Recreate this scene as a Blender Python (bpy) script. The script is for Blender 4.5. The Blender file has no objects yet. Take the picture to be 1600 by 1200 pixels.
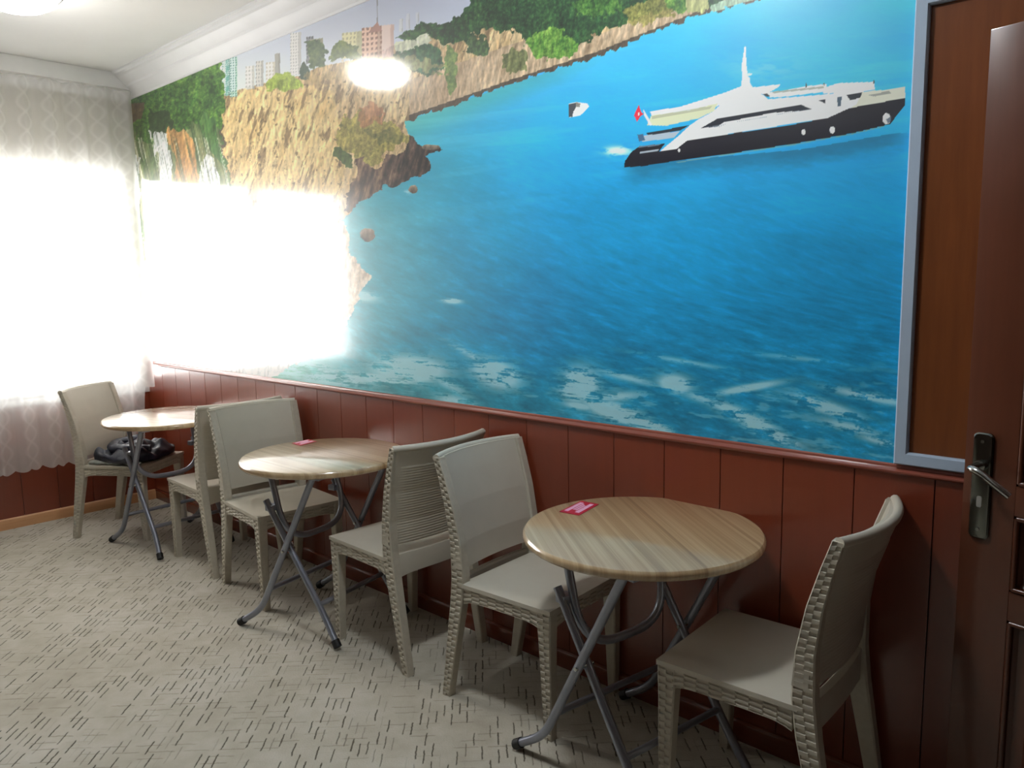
import bpy, bmesh, math, random
import numpy as np
from mathutils import Vector, Matrix
random.seed(4); rng = np.random.RandomState(7)
SC = bpy.context.scene
COL = SC.collection

# ------------------------------------------------------------------ camera, world, lights, exposure
CM = np.array([[0.73102308, 0.68214329, -0.01690532],
               [0.07787413, -0.10801625, -0.9910944],
               [-0.67789444, 0.7231964, -0.13208368]])      # rows: image right, image down, view direction
CF = 1227.18; CH = 1.46946
cam_d = bpy.data.cameras.new('camera'); cam = bpy.data.objects.new('camera', cam_d); COL.objects.link(cam)
cam_d.sensor_width = 36; cam_d.sensor_fit = 'HORIZONTAL'; cam_d.lens = CF / 1600 * 36
cam_d.clip_start = 0.02
m = Matrix.Identity(4)
for r in range(3):
    m[r][0] = CM[0][r]; m[r][1] = -CM[1][r]; m[r][2] = -CM[2][r]
m[2][3] = CH
cam.matrix_world = m
SC.camera = cam
SC.view_settings.view_transform = 'Standard'; SC.view_settings.look = 'None'
SC.view_settings.gamma = 1.0; SC.view_settings.use_curve_mapping = False
SC.view_settings.exposure = 0.0

SKY = 19.0; LAMP1 = 34.0; LAMP2 = 118.0      # sky radiance, radiance of the two lit glass shades
world = bpy.data.worlds.new('overcast_sky'); SC.world = world; world.use_nodes = True
wn = world.node_tree.nodes; wl = world.node_tree.links
wn['Background'].inputs['Color'].default_value = (1.0, 0.985, 0.96, 1)
wn['Background'].inputs['Strength'].default_value = SKY

RX0, RX1 = -5.478, 0.46        # window wall, right wall
RY0, RY1 = -2.3, 2.2052        # back wall, mural wall
RZ = 2.80
WY0, WY1, WZ0, WZ1 = 0.42, 2.18, 0.785, 2.24     # window opening

def area(name, loc, rot, sx, sy, power, color=(1, 1, 1), portal=False):
    d = bpy.data.lights.new(name, 'AREA'); d.shape = 'RECTANGLE'; d.size = sx; d.size_y = sy
    d.energy = power; d.color = color
    o = bpy.data.objects.new(name, d); COL.objects.link(o); o.location = loc; o.rotation_euler = rot
    if portal: d.cycles.is_portal = True
    return o
area('window_portal', (RX0 - 0.16, (WY0 + WY1) / 2, (WZ0 + WZ1) / 2), (0, -math.pi / 2, 0), WZ1 - WZ0, WY1 - WY0, 1, portal=True)
LAMP1_LOC = (-4.10, 1.20); LAMP2_LOC = (-1.50, 1.22)

# ------------------------------------------------------------------ helpers
def s2l(c):
    c = np.asarray(c, float) / 255.0
    return np.where(c <= 0.04045, c / 12.92, ((c + 0.055) / 1.055) ** 2.4)
def lin(r, g, b): return tuple(float(v) for v in s2l((r, g, b))) + (1.0,)

class NT:
    """small node-tree writer"""
    def __init__(s, name):
        s.m = bpy.data.materials.new(name); s.m.use_nodes = True
        s.n = s.m.node_tree.nodes; s.l = s.m.node_tree.links
        s.p = s.n['Principled BSDF']; s.out = s.n['Material Output']
    def add(s, t, **kw):
        n = s.n.new(t)
        for k, v in kw.items():
            if k.startswith('i_'):
                key = k[2:]; key = int(key) if key.isdigit() else key.replace('_', ' ')
                n.inputs[key].default_value = v
            else: setattr(n, k, v)
        return n
    def link(s, a, b): s.l.new(a, b)
    def ramp(s, fac, stops):
        r = s.n.new('ShaderNodeValToRGB'); e = r.color_ramp.elements
        while len(e) < len(stops): e.new(0.5)
        for i, (p, c) in enumerate(stops): e[i].position = p; e[i].color = c
        s.link(fac, r.inputs[0]); return r.outputs[0]
    def math(s, op, a, b=None):
        n = s.n.new('ShaderNodeMath'); n.operation = op
        for i, v in enumerate((a, b)):
            if v is None: continue
            if isinstance(v, (int, float)): n.inputs[i].default_value = v
            else: s.link(v, n.inputs[i])
        return n.outputs[0]
    def mix(s, fac, a, b):
        n = s.n.new('ShaderNodeMix'); n.data_type = 'RGBA'
        if isinstance(fac, (int, float)): n.inputs[0].default_value = fac
        else: s.link(fac, n.inputs[0])
        for i, v in ((6, a), (7, b)):
            if isinstance(v, tuple): n.inputs[i].default_value = v
            else: s.link(v, n.inputs[i])
        return n.outputs[2]
    def coords(s, scale=(1, 1, 1), rot=(0, 0, 0), kind='Object'):
        t = s.n.new('ShaderNodeTexCoord'); mp = s.n.new('ShaderNodeMapping')
        mp.inputs['Scale'].default_value = scale; mp.inputs['Rotation'].default_value = rot
        s.link(t.outputs[kind], mp.inputs[0]); return mp.outputs[0]
    def noise(s, vec, scale, detail=3, rough=0.55):
        n = s.n.new('ShaderNodeTexNoise'); n.inputs['Scale'].default_value = scale
        n.inputs['Detail'].default_value = detail; n.inputs['Roughness'].default_value = rough
        s.link(vec, n.inputs['Vector']); return n.outputs[0]
    def bump(s, h, strength=0.3, dist=0.002):
        b = s.n.new('ShaderNodeBump'); b.inputs['Strength'].default_value = strength
        b.inputs['Distance'].default_value = dist; s.link(h, b.inputs['Height'])
        s.link(b.outputs[0], s.p.inputs['Normal'])
    def set(s, color=None, rough=None, metal=None, coat=None, spec=None):
        if color is not None:
            if isinstance(color, tuple): s.p.inputs['Base Color'].default_value = color
            else: s.link(color, s.p.inputs['Base Color'])
        if rough is not None:
            if isinstance(rough, (int, float)): s.p.inputs['Roughness'].default_value = rough
            else: s.link(rough, s.p.inputs['Roughness'])
        if metal is not None: s.p.inputs['Metallic'].default_value = metal
        if coat is not None: s.p.inputs['Coat Weight'].default_value = coat
        if spec is not None: s.p.inputs['Specular IOR Level'].default_value = spec
        return s.m

def noisy(name, c1, c2, scale=8, rough=0.5, bump=0.0, metal=0, bscale=60, stretch=(1, 1, 1), spec=None, dist=0.001):
    t = NT(name); v = t.coords(stretch)
    f = t.noise(v, scale)
    t.set(t.ramp(f, [(0.3, c1), (0.7, c2)]), rough, metal, spec=spec)
    if bump: t.bump(t.noise(v, bscale, 2), bump, dist)
    return t.m

# materials -----------------------------------------------------------------------------------
M = {}
M['paint'] = noisy('cream_wall_paint', lin(196, 190, 176), lin(204, 198, 185), 3, 0.75, 0.1)
M['far_wall'] = noisy('brown_wall_paint', lin(72, 50, 40), lin(80, 56, 44), 3, 0.6, 0.1)
M['ceiling'] = noisy('white_ceiling_paint', lin(238, 238, 238), lin(243, 243, 243), 2, 0.8, 0.05)
M['cornice'] = noisy('white_cornice_plaster', lin(234, 234, 236), lin(240, 240, 242), 4, 0.5, 0.08)
def wood(name, c1, c2, rough, coat=0.0, stretch=(14, 14, 1.2), scale=3.0, spec=None):
    t = NT(name); v = t.coords(stretch)
    info = t.add('ShaderNodeObjectInfo')
    f = t.noise(v, scale, 5, 0.6)
    c = t.ramp(f, [(0.25, c1), (0.75, c2)])
    hv = t.add('ShaderNodeHueSaturation')
    t.link(c, hv.inputs['Color'])
    t.link(t.math('ADD', t.math('MULTIPLY', info.outputs['Random'], 0.12), 0.94), hv.inputs['Value'])
    t.set(hv.outputs[0], rough, coat=coat, spec=spec)
    t.p.inputs['Coat Roughness'].default_value = 0.12
    t.bump(f, 0.08, 0.001)
    return t.m
M['plank'] = wood('red_brown_laminate', lin(118, 50, 29), lin(123, 53, 31), 0.32, 0.6)
M['plank'].node_tree.nodes['Principled BSDF'].inputs['Coat Roughness'].default_value = 0.22; M['plank'].node_tree.nodes['Principled BSDF'].inputs['Coat IOR'].default_value = 1.55
M['plank_gap'] = noisy('dark_red_joint', lin(48, 20, 14), lin(56, 24, 17), 9, 0.6)
M['cap'] = wood('red_brown_cap_rail', lin(128, 66, 52), lin(140, 74, 58), 0.28, 0.3, stretch=(1.2, 14, 14))
M['base_red'] = wood('red_brown_skirting', lin(112, 54, 38), lin(126, 62, 44), 0.22, 0.5, stretch=(1.2, 14, 14))
M['base_pale'] = wood('pale_orange_skirting', lin(190, 140, 98), lin(208, 160, 116), 0.35, 0.2, stretch=(14, 1.2, 14))
M['board'] = wood('orange_brown_board', lin(112, 62, 34), lin(128, 72, 38), 0.25, 0.35)
M['door'] = wood('brown_door_veneer', lin(86, 46, 30), lin(96, 52, 34), 0.28, 0.35)
M['grey_frame'] = noisy('blue_grey_frame_plastic', lin(168, 184, 204), lin(176, 192, 212), 4, 0.35)
M['pvc'] = noisy('white_window_plastic', lin(225, 225, 225), lin(235, 235, 235), 4, 0.35)
M['chrome'] = noisy('polished_steel', lin(170, 172, 170), lin(186, 188, 186), 6, 0.13, metal=1.0)
M['plate'] = noisy('door_plate_steel', lin(120, 122, 116), lin(138, 140, 134), 6, 0.16, metal=1.0)
M['keyhole'] = noisy('keyhole_metal', lin(190, 190, 186), lin(200, 200, 196), 6, 0.3, metal=0.7)
M['tube'] = noisy('grey_steel_tube', lin(140, 144, 156), lin(154, 158, 170), 12, 0.30, metal=0.6)
M['rubber'] = noisy('black_rubber', lin(18, 18, 18), lin(28, 28, 28), 20, 0.6)
M['resin'] = noisy('taupe_resin', lin(190, 183, 168), lin(195, 188, 173), 10, 0.42, 0.12, bscale=180)
M['resin_weave'] = noisy('taupe_resin_weave', lin(184, 176, 160), lin(193, 186, 170), 60, 0.5, 0.3, bscale=240)
M['plug'] = noisy('dark_plug', lin(62, 60, 54), lin(72, 70, 62), 20, 0.5)
M['glass_lamp'] = None
# glossy printed film colours come from a painted colour attribute
t = NT('glossy_printed_mural')
at = t.add('ShaderNodeVertexColor'); at.layer_name = 'print'
t.set(at.outputs[0], 0.42, coat=1.0, spec=0.5)
t.p.inputs['Coat Roughness'].default_value = 0.10; t.p.inputs['Coat IOR'].default_value = 1.75
nv = t.coords((1, 1, 1)); 
bmp = t.add('ShaderNodeBump'); bmp.inputs['Strength'].default_value = 0.10; bmp.inputs['Distance'].default_value = 0.002
t.link(t.noise(nv, 26, 3), bmp.inputs['Height']); t.link(bmp.outputs[0], t.p.inputs['Coat Normal'])
M['mural'] = t.m
# table laminate: many narrow strips of ash-like stripes running along local x
t = NT('striped_ash_laminate')
v = t.coords((1, 1, 1))
sep = t.add('ShaderNodeSeparateXYZ'); t.link(v, sep.inputs[0])
cmb = t.add('ShaderNodeCombineXYZ'); t.link(t.math('MULTIPLY', sep.outputs[1], 95), cmb.inputs[1]); t.link(t.math('MULTIPLY', sep.outputs[0], 0.8), cmb.inputs[0])
n1 = t.noise(cmb.outputs[0], 1.0, 4, 0.65)
cmb2 = t.add('ShaderNodeCombineXYZ'); t.link(t.math('FLOOR', t.math('MULTIPLY', sep.outputs[1], 80)), cmb2.inputs[0])
wn_ = t.add('ShaderNodeTexWhiteNoise'); t.link(cmb2.outputs[0], wn_.inputs['Vector'])
f = t.math('ADD', t.math('MULTIPLY', n1, 0.75), t.math('MULTIPLY', wn_.outputs['Value'], 0.28))
c = t.ramp(f, [(0.28, lin(146, 118, 84)), (0.45, lin(176, 148, 110)), (0.62, lin(192, 166, 128)), (0.8, lin(206, 184, 148))])
t.set(c, 0.30, coat=1.0); t.p.inputs['Coat Roughness'].default_value = 0.10; t.p.inputs['Coat IOR'].default_value = 1.7
M['laminate'] = t.m
# carpet: beige pile with short dark dashes in a diagonal basket layout
t = NT('beige_dash_carpet')
v = t.coords((1, 1, 1), (0, 0, math.radians(45)))
warp = t.noise(v, 24, 2); warp2 = t.noise(v, 90, 2)
sep = t.add('ShaderNodeSeparateXYZ'); t.link(v, sep.inputs[0])
def dashes(a, b, pitch, length, width, thr, seed):
    wob = t.math('MULTIPLY', t.math('SUBTRACT', warp, 0.5), 0.008)
    wob2 = t.math('MULTIPLY', t.math('SUBTRACT', warp2, 0.5), 0.005)
    aa = t.math('ADD', t.math('ADD', a, wob), wob2)
    ca = t.math('FLOOR', t.math('DIVIDE', aa, pitch))
    # each column shifts its own dashes along
    c0 = t.add('ShaderNodeCombineXYZ'); t.link(ca, c0.inputs[0]); c0.inputs[1].default_value = seed
    w0 = t.add('ShaderNodeTexWhiteNoise'); t.link(c0.outputs[0], w0.inputs['Vector'])
    bb = t.math('ADD', t.math('DIVIDE', b, length), w0.outputs['Value'])
    cb = t.math('FLOOR', bb)
    c1 = t.add('ShaderNodeCombineXYZ'); t.link(ca, c1.inputs[0]); t.link(cb, c1.inputs[1]); c1.inputs[2].default_value = seed
    w1 = t.add('ShaderNodeTexWhiteNoise'); t.link(c1.outputs[0], w1.inputs['Vector'])
    on = t.math('MULTIPLY', t.math('MAXIMUM', t.math('SUBTRACT', w1.outputs['Value'], thr), 0.0), 1.0 / (1 - thr))
    fa = t.math('ABSOLUTE', t.math('SUBTRACT', t.math('FRACT', t.math('DIVIDE', aa, pitch)), 0.5))
    la = t.math('MAXIMUM', t.math('SUBTRACT', 1.0, t.math('DIVIDE', fa, width / pitch)), 0.0)
    fb = t.math('ABSOLUTE', t.math('SUBTRACT', t.math('FRACT', bb), 0.5))
    lb = t.math('MINIMUM', t.math('MAXIMUM', t.math('MULTIPLY', t.math('SUBTRACT', 0.40, fb), 12.0), 0.0), 1.0)
    return t.math('MINIMUM', t.math('MULTIPLY', t.math('MULTIPLY', t.math('MULTIPLY', la, lb), on), 2.4), 1.0)
d1 = dashes(sep.outputs[1], sep.outputs[0], 0.026, 0.095, 0.0030, 0.40, 1.0)
d2 = dashes(sep.outputs[0], sep.outputs[1], 0.036, 0.110, 0.0036, 0.40, 5.0)
blot = t.noise(v, 2.2, 3); fine = t.noise(v, 160, 2); mid = t.noise(v, 14, 3)
base = t.ramp(t.math('ADD', t.math('MULTIPLY', blot, 0.6), t.math('MULTIPLY', mid, 0.4)),
              [(0.32, lin(166, 159, 144)), (0.5, lin(180, 174, 160)), (0.68, lin(192, 187, 176))])
c = t.mix(t.math('MULTIPLY', d2, 0.34), base, lin(118, 108, 86))
c = t.mix(t.math('MULTIPLY', d1, 0.8), c, lin(56, 50, 38))
t.set(c, 0.95, spec=0.1)
t.bump(t.math('SUBTRACT', t.math('ADD', t.math('MULTIPLY', fine, 0.6), t.math('MULTIPLY', mid, 1.2)), t.math('ADD', d1, t.math('MULTIPLY', d2, 0.5))), 0.55, 0.004)
M['carpet'] = t.m
# sheer curtain: transparent + translucent with a woven leaf lattice
t = NT('sheer_lace_curtain')
v = t.coords((1, 1, 1))
sep = t.add('ShaderNodeSeparateXYZ'); t.link(v, sep.inputs[0])
y_, z_ = sep.outputs[1], sep.outputs[2]
wv = t.math('MULTIPLY', t.math('SINE', t.math('MULTIPLY', z_, 29)), 0.034)
def ogee(sign):
    q = t.math('ADD', y_, t.math('MULTIPLY', wv, sign))
    a = t.math('ABSOLUTE', t.math('SUBTRACT', t.math('FRACT', t.math('MULTIPLY', q, 7.4)), 0.5))
    return t.math('MAXIMUM', t.math('SUBTRACT', 1.0, t.math('MULTIPLY', a, 9.0)), 0.0)
lat = t.math('MINIMUM', t.math('ADD', ogee(1.0), ogee(-1.0)), 1.0)
tr = t.add('ShaderNodeBsdfTransparent'); tl = t.add('ShaderNodeBsdfTranslucent'); df = t.add('ShaderNodeBsdfDiffuse')
tl.inputs[0].default_value = (0.92, 0.92, 0.90, 1); df.inputs[0].default_value = (0.86, 0.86, 0.86, 1)
m1 = t.add('ShaderNodeMixShader'); m1.inputs[0].default_value = 0.55
t.link(tl.outputs[0], m1.inputs[1]); t.link(df.outputs[0], m1.inputs[2])
m2 = t.add('ShaderNodeMixShader')
t.link(t.math('ADD', 0.56, t.math('MULTIPLY', lat, 0.08)), m2.inputs[0])
t.link(tr.outputs[0], m2.inputs[1]); t.link(m1.outputs[0], m2.inputs[2]); t.link(m2.outputs[0], t.out.inputs[0])
M['curtain'] = t.m
t = NT('window_glass')
tr = t.add('ShaderNodeBsdfTransparent'); gl = t.add('ShaderNodeBsdfGlossy'); gl.inputs['Roughness'].default_value = 0.02
fr = t.add('ShaderNodeFresnel'); mx = t.add('ShaderNodeMixShader')
t.link(fr.outputs[0], mx.inputs[0]); t.link(tr.outputs[0], mx.inputs[1]); t.link(gl.outputs[0], mx.inputs[2]); t.link(mx.outputs[0], t.out.inputs[0])
M['glass'] = t.m
def lamp_glass(name, strength, c):
    t = NT(name); t.set(lin(235, 232, 225), 0.2)
    t.p.inputs['Emission Color'].default_value = c; t.p.inputs['Emission Strength'].default_value = strength
    return t.m
M['lamp_glass_1'] = lamp_glass('lit_lamp_glass_warm', LAMP1, (1.0, 0.97, 0.9, 1))
M['lamp_glass_2'] = lamp_glass('lit_lamp_glass_cool', LAMP2, (0.93, 0.98, 1.0, 1))
M['lamp_rim'] = noisy('lamp_rim_glass', lin(150, 152, 154), lin(176, 178, 180), 60, 0.1, metal=0.6)
M['navy'] = noisy('dark_navy_padded_cloth', lin(16, 19, 36), lin(34, 39, 62), 16, 0.38, 0.5, bscale=30, dist=0.006)
M['lining'] = noisy('grey_green_lining', lin(118, 124, 116), lin(150, 154, 150), 40, 0.7, 0.4, bscale=60)
M['card_red'] = noisy('red_card_print', lin(176, 22, 48), lin(190, 30, 56), 40, 0.4)
M['card_pink'] = noisy('pink_card_print', lin(226, 158, 190), lin(234, 176, 202), 60, 0.4)

def link_mesh(name, me, mat, parent=None, smooth=False):
    if mat is not None: me.materials.append(mat)
    if smooth: me.polygons.foreach_set('use_smooth', [True] * len(me.polygons))
    o = bpy.data.objects.new(name, me); COL.objects.link(o)
    if parent is not None: o.parent = parent
    return o
def from_bm(name, bm, mat, parent=None, smooth=False, auto=None):
    bmesh.ops.recalc_face_normals(bm, faces=bm.faces)
    me = bpy.data.meshes.new(name); bm.to_mesh(me); bm.free()
    o = link_mesh(name, me, mat, parent, smooth or auto is not None)
    if auto is not None:
        for e in me.edges: pass
        bmt = bmesh.new(); bmt.from_mesh(me)
        for e in bmt.edges:
            if len(e.link_faces) == 2 and e.calc_face_angle() > math.radians(auto): e.smooth = False
        bmt.to_mesh(me); bmt.free()
    return o
def add_box(bm, x0, x1, y0, y1, z0, z1, bevel=0.0):
    r = bmesh.ops.create_cube(bm, size=1)
    vs = r['verts']
    for v in vs:
        v.co = Vector((x0 + (v.co.x + .5) * (x1 - x0), y0 + (v.co.y + .5) * (y1 - y0), z0 + (v.co.z + .5) * (z1 - z0)))
    if bevel:
        es = list({e for v in vs for e in v.link_edges})
        bmesh.ops.bevel(bm, geom=es, offset=bevel, segments=2, affect='EDGES', profile=0.7)
def box(name, x0, x1, y0, y1, z0, z1, mat, parent=None, bevel=0.0):
    bm = bmesh.new(); add_box(bm, x0, x1, y0, y1, z0, z1, bevel)
    return from_bm(name, bm, mat, parent, auto=35 if bevel else None)
def add_loft(bm, rings, closed=True, cap=True):
    vr = [[bm.verts.new(p) for p in r] for r in rings]
    n = len(rings[0])
    for a, b in zip(vr[:-1], vr[1:]):
        for i in range(n if closed else n - 1):
            bm.faces.new((a[i], a[(i + 1) % n], b[(i + 1) % n], b[i]))
    if cap and closed:
        bm.faces.new(vr[0][::-1]); bm.faces.new(vr[-1])
def loft(name, rings, mat, parent=None, auto=40):
    bm = bmesh.new(); add_loft(bm, rings)
    return from_bm(name, bm, mat, parent, auto=auto)
def add_tube(bm, pts, r, n=12, closed=False):
    pts = [Vector(p) for p in pts]; rings = []
    tan = []
    for i, p in enumerate(pts):
        a = pts[max(i - 1, 0)]; b = pts[min(i + 1, len(pts) - 1)]; tan.append((b - a).normalized())
    up = Vector((0, 0, 1)) if abs(tan[0].z) < 0.9 else Vector((0, 1, 0))
    nx = tan[0].cross(up).normalized()
    for p, tg in zip(pts, tan):
        nx = (nx - tg * nx.dot(tg)).normalized(); ny = tg.cross(nx)
        rings.append([p + (nx * math.cos(2 * math.pi * k / n) + ny * math.sin(2 * math.pi * k / n)) * r for k in range(n)])
    add_loft(bm, rings)
def tube(name, pts, r, mat, parent=None, n=12):
    bm = bmesh.new(); add_tube(bm, pts, r, n); return from_bm(name, bm, mat, parent, auto=50)
def rounded(pts, rad, seg=6):
    """polyline with its inner corners rounded"""
    pts = [Vector(p) for p in pts]; out = [pts[0]]
    for a, b, c in zip(pts[:-2], pts[1:-1], pts[2:]):
        d1 = (a - b); d2 = (c - b); r = min(rad, d1.length * .45, d2.length * .45)
        p0 = b + d1.normalized() * r; p1 = b + d2.normalized() * r
        for k in range(seg + 1):
            u = k / seg; out.append((1 - u) ** 2 * p0 + 2 * u * (1 - u) * b + u * u * p1)
    out.append(pts[-1]); return out
def add_lathe(bm, prof, n=48, c=(0, 0)):
    rings = [[(c[0] + r * math.cos(2 * math.pi * k / n), c[1] + r * math.sin(2 * math.pi * k / n), z) for k in range(n)] for r, z in prof]
    add_loft(bm, rings)
def lathe(name, prof, mat, parent=None, n=48, auto=40):
    bm = bmesh.new(); add_lathe(bm, prof, n); return from_bm(name, bm, mat, parent, auto=auto)
def struct(o): o['kind'] = 'structure'; return o
def tag(o, label, cat, group=None):
    o['label'] = label; o['category'] = cat
    if group: o['group'] = group
    return o
def empty(name, loc, rz=0.0, label=None, cat=None, group=None):
    o = bpy.data.objects.new(name, None); COL.objects.link(o); o.location = loc; o.rotation_euler = (0, 0, rz)
    o.empty_display_size = 0.1
    if label: tag(o, label, cat, group)
    return o
def lab(o, label): o['label'] = label; return o

# ------------------------------------------------------------------ room shell
T = 0.15
struct(box('floor', RX0 - T, RX1 + 1.4, RY0 - T, RY1 + T, -0.10, 0.0, M['carpet']))
struct(box('ceiling', RX0 - T, RX1 + 1.4, RY0 - T, RY1 + T, RZ, RZ + 0.12, M['ceiling']))
struct(box('wall_mural_side', RX0 - T, RX1 + 1.4, RY1, RY1 + T, 0, RZ, M['paint']))
struct(box('wall_back', RX0 - T, RX1 + 1.4, RY0 - T, RY0, 0, RZ, M['far_wall']))
# window wall with its opening
bm = bmesh.new()
add_box(bm, RX0 - T, RX0, RY0, WY0, 0, RZ); add_box(bm, RX0 - T, RX0, WY1, RY1, 0, RZ)
add_box(bm, RX0 - T, RX0, WY0, WY1, 0, WZ0); add_box(bm, RX0 - T, RX0, WY0, WY1, WZ1, RZ)
struct(from_bm('wall_left', bm, M['paint']))
# right wall with the doorway the open door belongs to, and a closed hallway behind it
DH = np.array([-.465, 2.066]); DD = np.array([.97756, -.21060]); DW = 0.86
hinge = DH + DD * DW
bm = bmesh.new()
add_box(bm, RX1, RX1 + .12, hinge[1] + .03, RY1, 0, RZ); add_box(bm, RX1, RX1 + .12, RY0, hinge[1] - .90, 0, RZ)
add_box(bm, RX1, RX1 + .12, hinge[1] - .90, hinge[1] + .03, 2.04, RZ)
struct(from_bm('wall_right', bm, M['far_wall']))
struct(box('wall_hallway', RX1 + 1.3, RX1 + 1.4, RY0, RY1, 0, RZ, M['far_wall']))
# cornice with a stepped profile
def cornice(name, p0, p1, inward):
    # profile: (out from wall, z); runs p0 -> p1, inward = unit vector into the room; mitred at room corners
    prof = [(0, 2.667), (.012, 2.667), (.016, 2.676), (.030, 2.684), (.058, 2.715), (.066, 2.720), (.072, 2.733), (.090, 2.742), (.118, 2.770), (.132, 2.774), (.136, 2.786), (.150, 2.790), (.150, 2.80), (0, 2.80)]
    d = (Vector(p1) - Vector(p0)).normalized(); iv = Vector(inward)
    bm = bmesh.new()
    rings = [[Vector(p0) + iv * o + d * o + Vector((0, 0, z)) for o, z in prof], [Vector(p1) + iv * o - d * o + Vector((0, 0, z)) for o, z in prof]]
    add_loft(bm, rings)
    return struct(from_bm(name, bm, M['cornice'], auto=20))
cornice('trim_1', (RX0, RY1, 0), (RX1, RY1, 0), (0, -1, 0))
cornice('trim_2', (RX0, RY0, 0), (RX0, RY1, 0), (1, 0, 0))
cornice('trim_3', (RX0, RY0, 0), (RX1, RY0, 0), (0, 1, 0))
cornice('trim_4', (RX1, RY0, 0), (RX1, RY1, 0), (-1, 0, 0))
# window
wnd = empty('window_1', (RX0 - 0.08, (WY0 + WY1) / 2, WZ0)); wnd['kind'] = 'structure'
hw, hh = (WY1 - WY0) / 2, WZ1 - WZ0
bm = bmesh.new()
add_box(bm, -.035, .035, -hw, -hw + .06, 0, hh, .004); add_box(bm, -.035, .035, hw - .06, hw, 0, hh, .004)
add_box(bm, -.035, .035, -hw + .06, hw - .06, 0, .06, .004); add_box(bm, -.035, .035, -hw + .06, hw - .06, hh - .06, hh, .004)
add_box(bm, -.035, .035, -.04, .04, .06, hh - .06, .004)
from_bm('window_frame', bm, M['pvc'], wnd, auto=35)
box('pane', -.004, .004, -hw + .055, -.035, .055, hh - .055, M['glass'], wnd)
box('pane', -.004, .004, .035, hw - .055, .055, hh - .055, M['glass'], wnd)
box('window_sill', -.05, .105, -hw - .04, hw + .05, -.035, 0, M['pvc'], wnd, .005)

# ------------------------------------------------------------------ wainscot: planks, cap, skirting
wains = empty('trim_5', (0, RY1, 0)); wains['kind'] = 'structure'
box('backing', RX0, RX1, -.004, 0, 0, .943, M['plank_gap'], wains)
pitch = .2034; x = RX0; k = 0
x = -5.478 + .0
xs = [-5.478, -5.236] + [-5.236 + pitch * i for i in range(1, 40)]
xs = [v for v in xs if v < RX1 - .02] + [RX1]
pm = {}
for a, b in zip(xs[:-1], xs[1:]):
    w = round(b - a, 3)
    if w not in pm:
        bm = bmesh.new(); add_box(bm, .0012, w - .0012, -.013, -.004, .0, .943, .0016)
        bmesh.ops.recalc_face_normals(bm, faces=bm.faces)
        me = bpy.data.meshes.new('plank'); bm.to_mesh(me); bm.free(); me.materials.append(M['plank']); pm[w] = me
    o = bpy.data.objects.new('plank', pm[w]); COL.objects.link(o); o.parent = wains; o.location = (a, 0, 0)
def extr_x(name, prof, x0, x1, mat, parent=None):
    bm = bmesh.new(); add_loft(bm, [[(x0, y, z) for y, z in prof], [(x1, y, z) for y, z in prof]])
    return from_bm(name, bm, mat, parent, auto=25)
extr_x('cap_rail', [(0, .936), (-.015, .936), (-.022, .938), (-.026, .943), (-.026, .947), (-.021, .951), (-.012, .9545), (-.010, .960), (-.006, .963), (0, .963)], RX0, RX1, M['cap'], wains)
b = extr_x('baseboard_mural_side', [(0, 0), (-.026, 0), (-.026, .052), (-.024, .060), (-.019, .066), (-.013, .0685), (0, .0685)], RX0, RX1, M['base_red']); b.location.y = RY1; struct(b)
# window wall: low panelling and pale skirting
w2 = empty('trim_6', (RX0, 0, 0)); w2['kind'] = 'structure'
box('backing', 0, .004, RY0, RY1 - .014, 0, .756, M['plank_gap'], w2)
yy = RY1 - .014; me0 = None
while yy > RY0 + .2:
    if me0 is None:
        bm = bmesh.new(); add_box(bm, .004, .012, -.2022, -.0012, 0, .756, .0016)
        bmesh.ops.recalc_face_normals(bm, faces=bm.faces)
        me0 = bpy.data.meshes.new('plank'); bm.to_mesh(me0); bm.free(); me0.materials.append(M['plank'])
    o = bpy.data.objects.new('plank', me0); COL.objects.link(o); o.parent = w2; o.location = (0, yy, 0); yy -= pitch
box('cap_rail', 0, .018, RY0, RY1 - .014, .756, .768, M['cap'], w2, .003)
bm = bmesh.new(); prof = [(0, 0), (.026, 0), (.026, .05), (.022, .060), (.014, .066), (0, .068)]
add_loft(bm, [[(x_, RY0, z_) for x_, z_ in prof], [(x_, RY1 - .027, z_) for x_, z_ in prof]])
b = from_bm('baseboard_left', bm, M['base_pale'], auto=25); b.location.x = RX0; struct(b)

# ------------------------------------------------------------------ MURAL: painted as a colour attribute on a fine grid
def vnoise(x, y, seed):
    xi = np.floor(x).astype(np.int64); yi = np.floor(y).astype(np.int64)
    fx = x - xi; fy = y - yi; fx = fx * fx * (3 - 2 * fx); fy = fy * fy * (3 - 2 * fy)
    def h(a, b):
        n = (a * 374761393 + b * 668265263 + seed * 1442695041) & 0xffffffff
        n = ((n ^ (n >> 13)) * 1274126177) & 0xffffffff
        return ((n ^ (n >> 16)) & 0xffff) / 65535.0
    return (h(xi, yi) * (1 - fx) + h(xi + 1, yi) * fx) * (1 - fy) + (h(xi, yi + 1) * (1 - fx) + h(xi + 1, yi + 1) * fx) * fy
def fbm(x, y, seed, o=4, g=.5):
    a = 1; s = 0; t_ = 0
    for i in range(o):
        s = s + a * vnoise(x, y, seed + i * 17); t_ += a; a *= g; x = x * 2.03 + 11.3; y = y * 2.03 + 5.7
    return s / t_
def inpoly(px, py, poly):
    r = np.zeros(px.shape, bool); n = len(poly)
    for i in range(n):
        x1, y1 = poly[i]; x2, y2 = poly[(i + 1) % n]
        if y1 == y2: continue
        c_ = ((y1 > py) != (y2 > py)) & (px < (x2 - x1) * (py - y1) / (y2 - y1) + x1)
        r ^= c_
    return r
def smooth(e0, e1, x):
    q = np.clip((x - e0) / (e1 - e0), 0, 1); return q * q * (3 - 2 * q)
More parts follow.
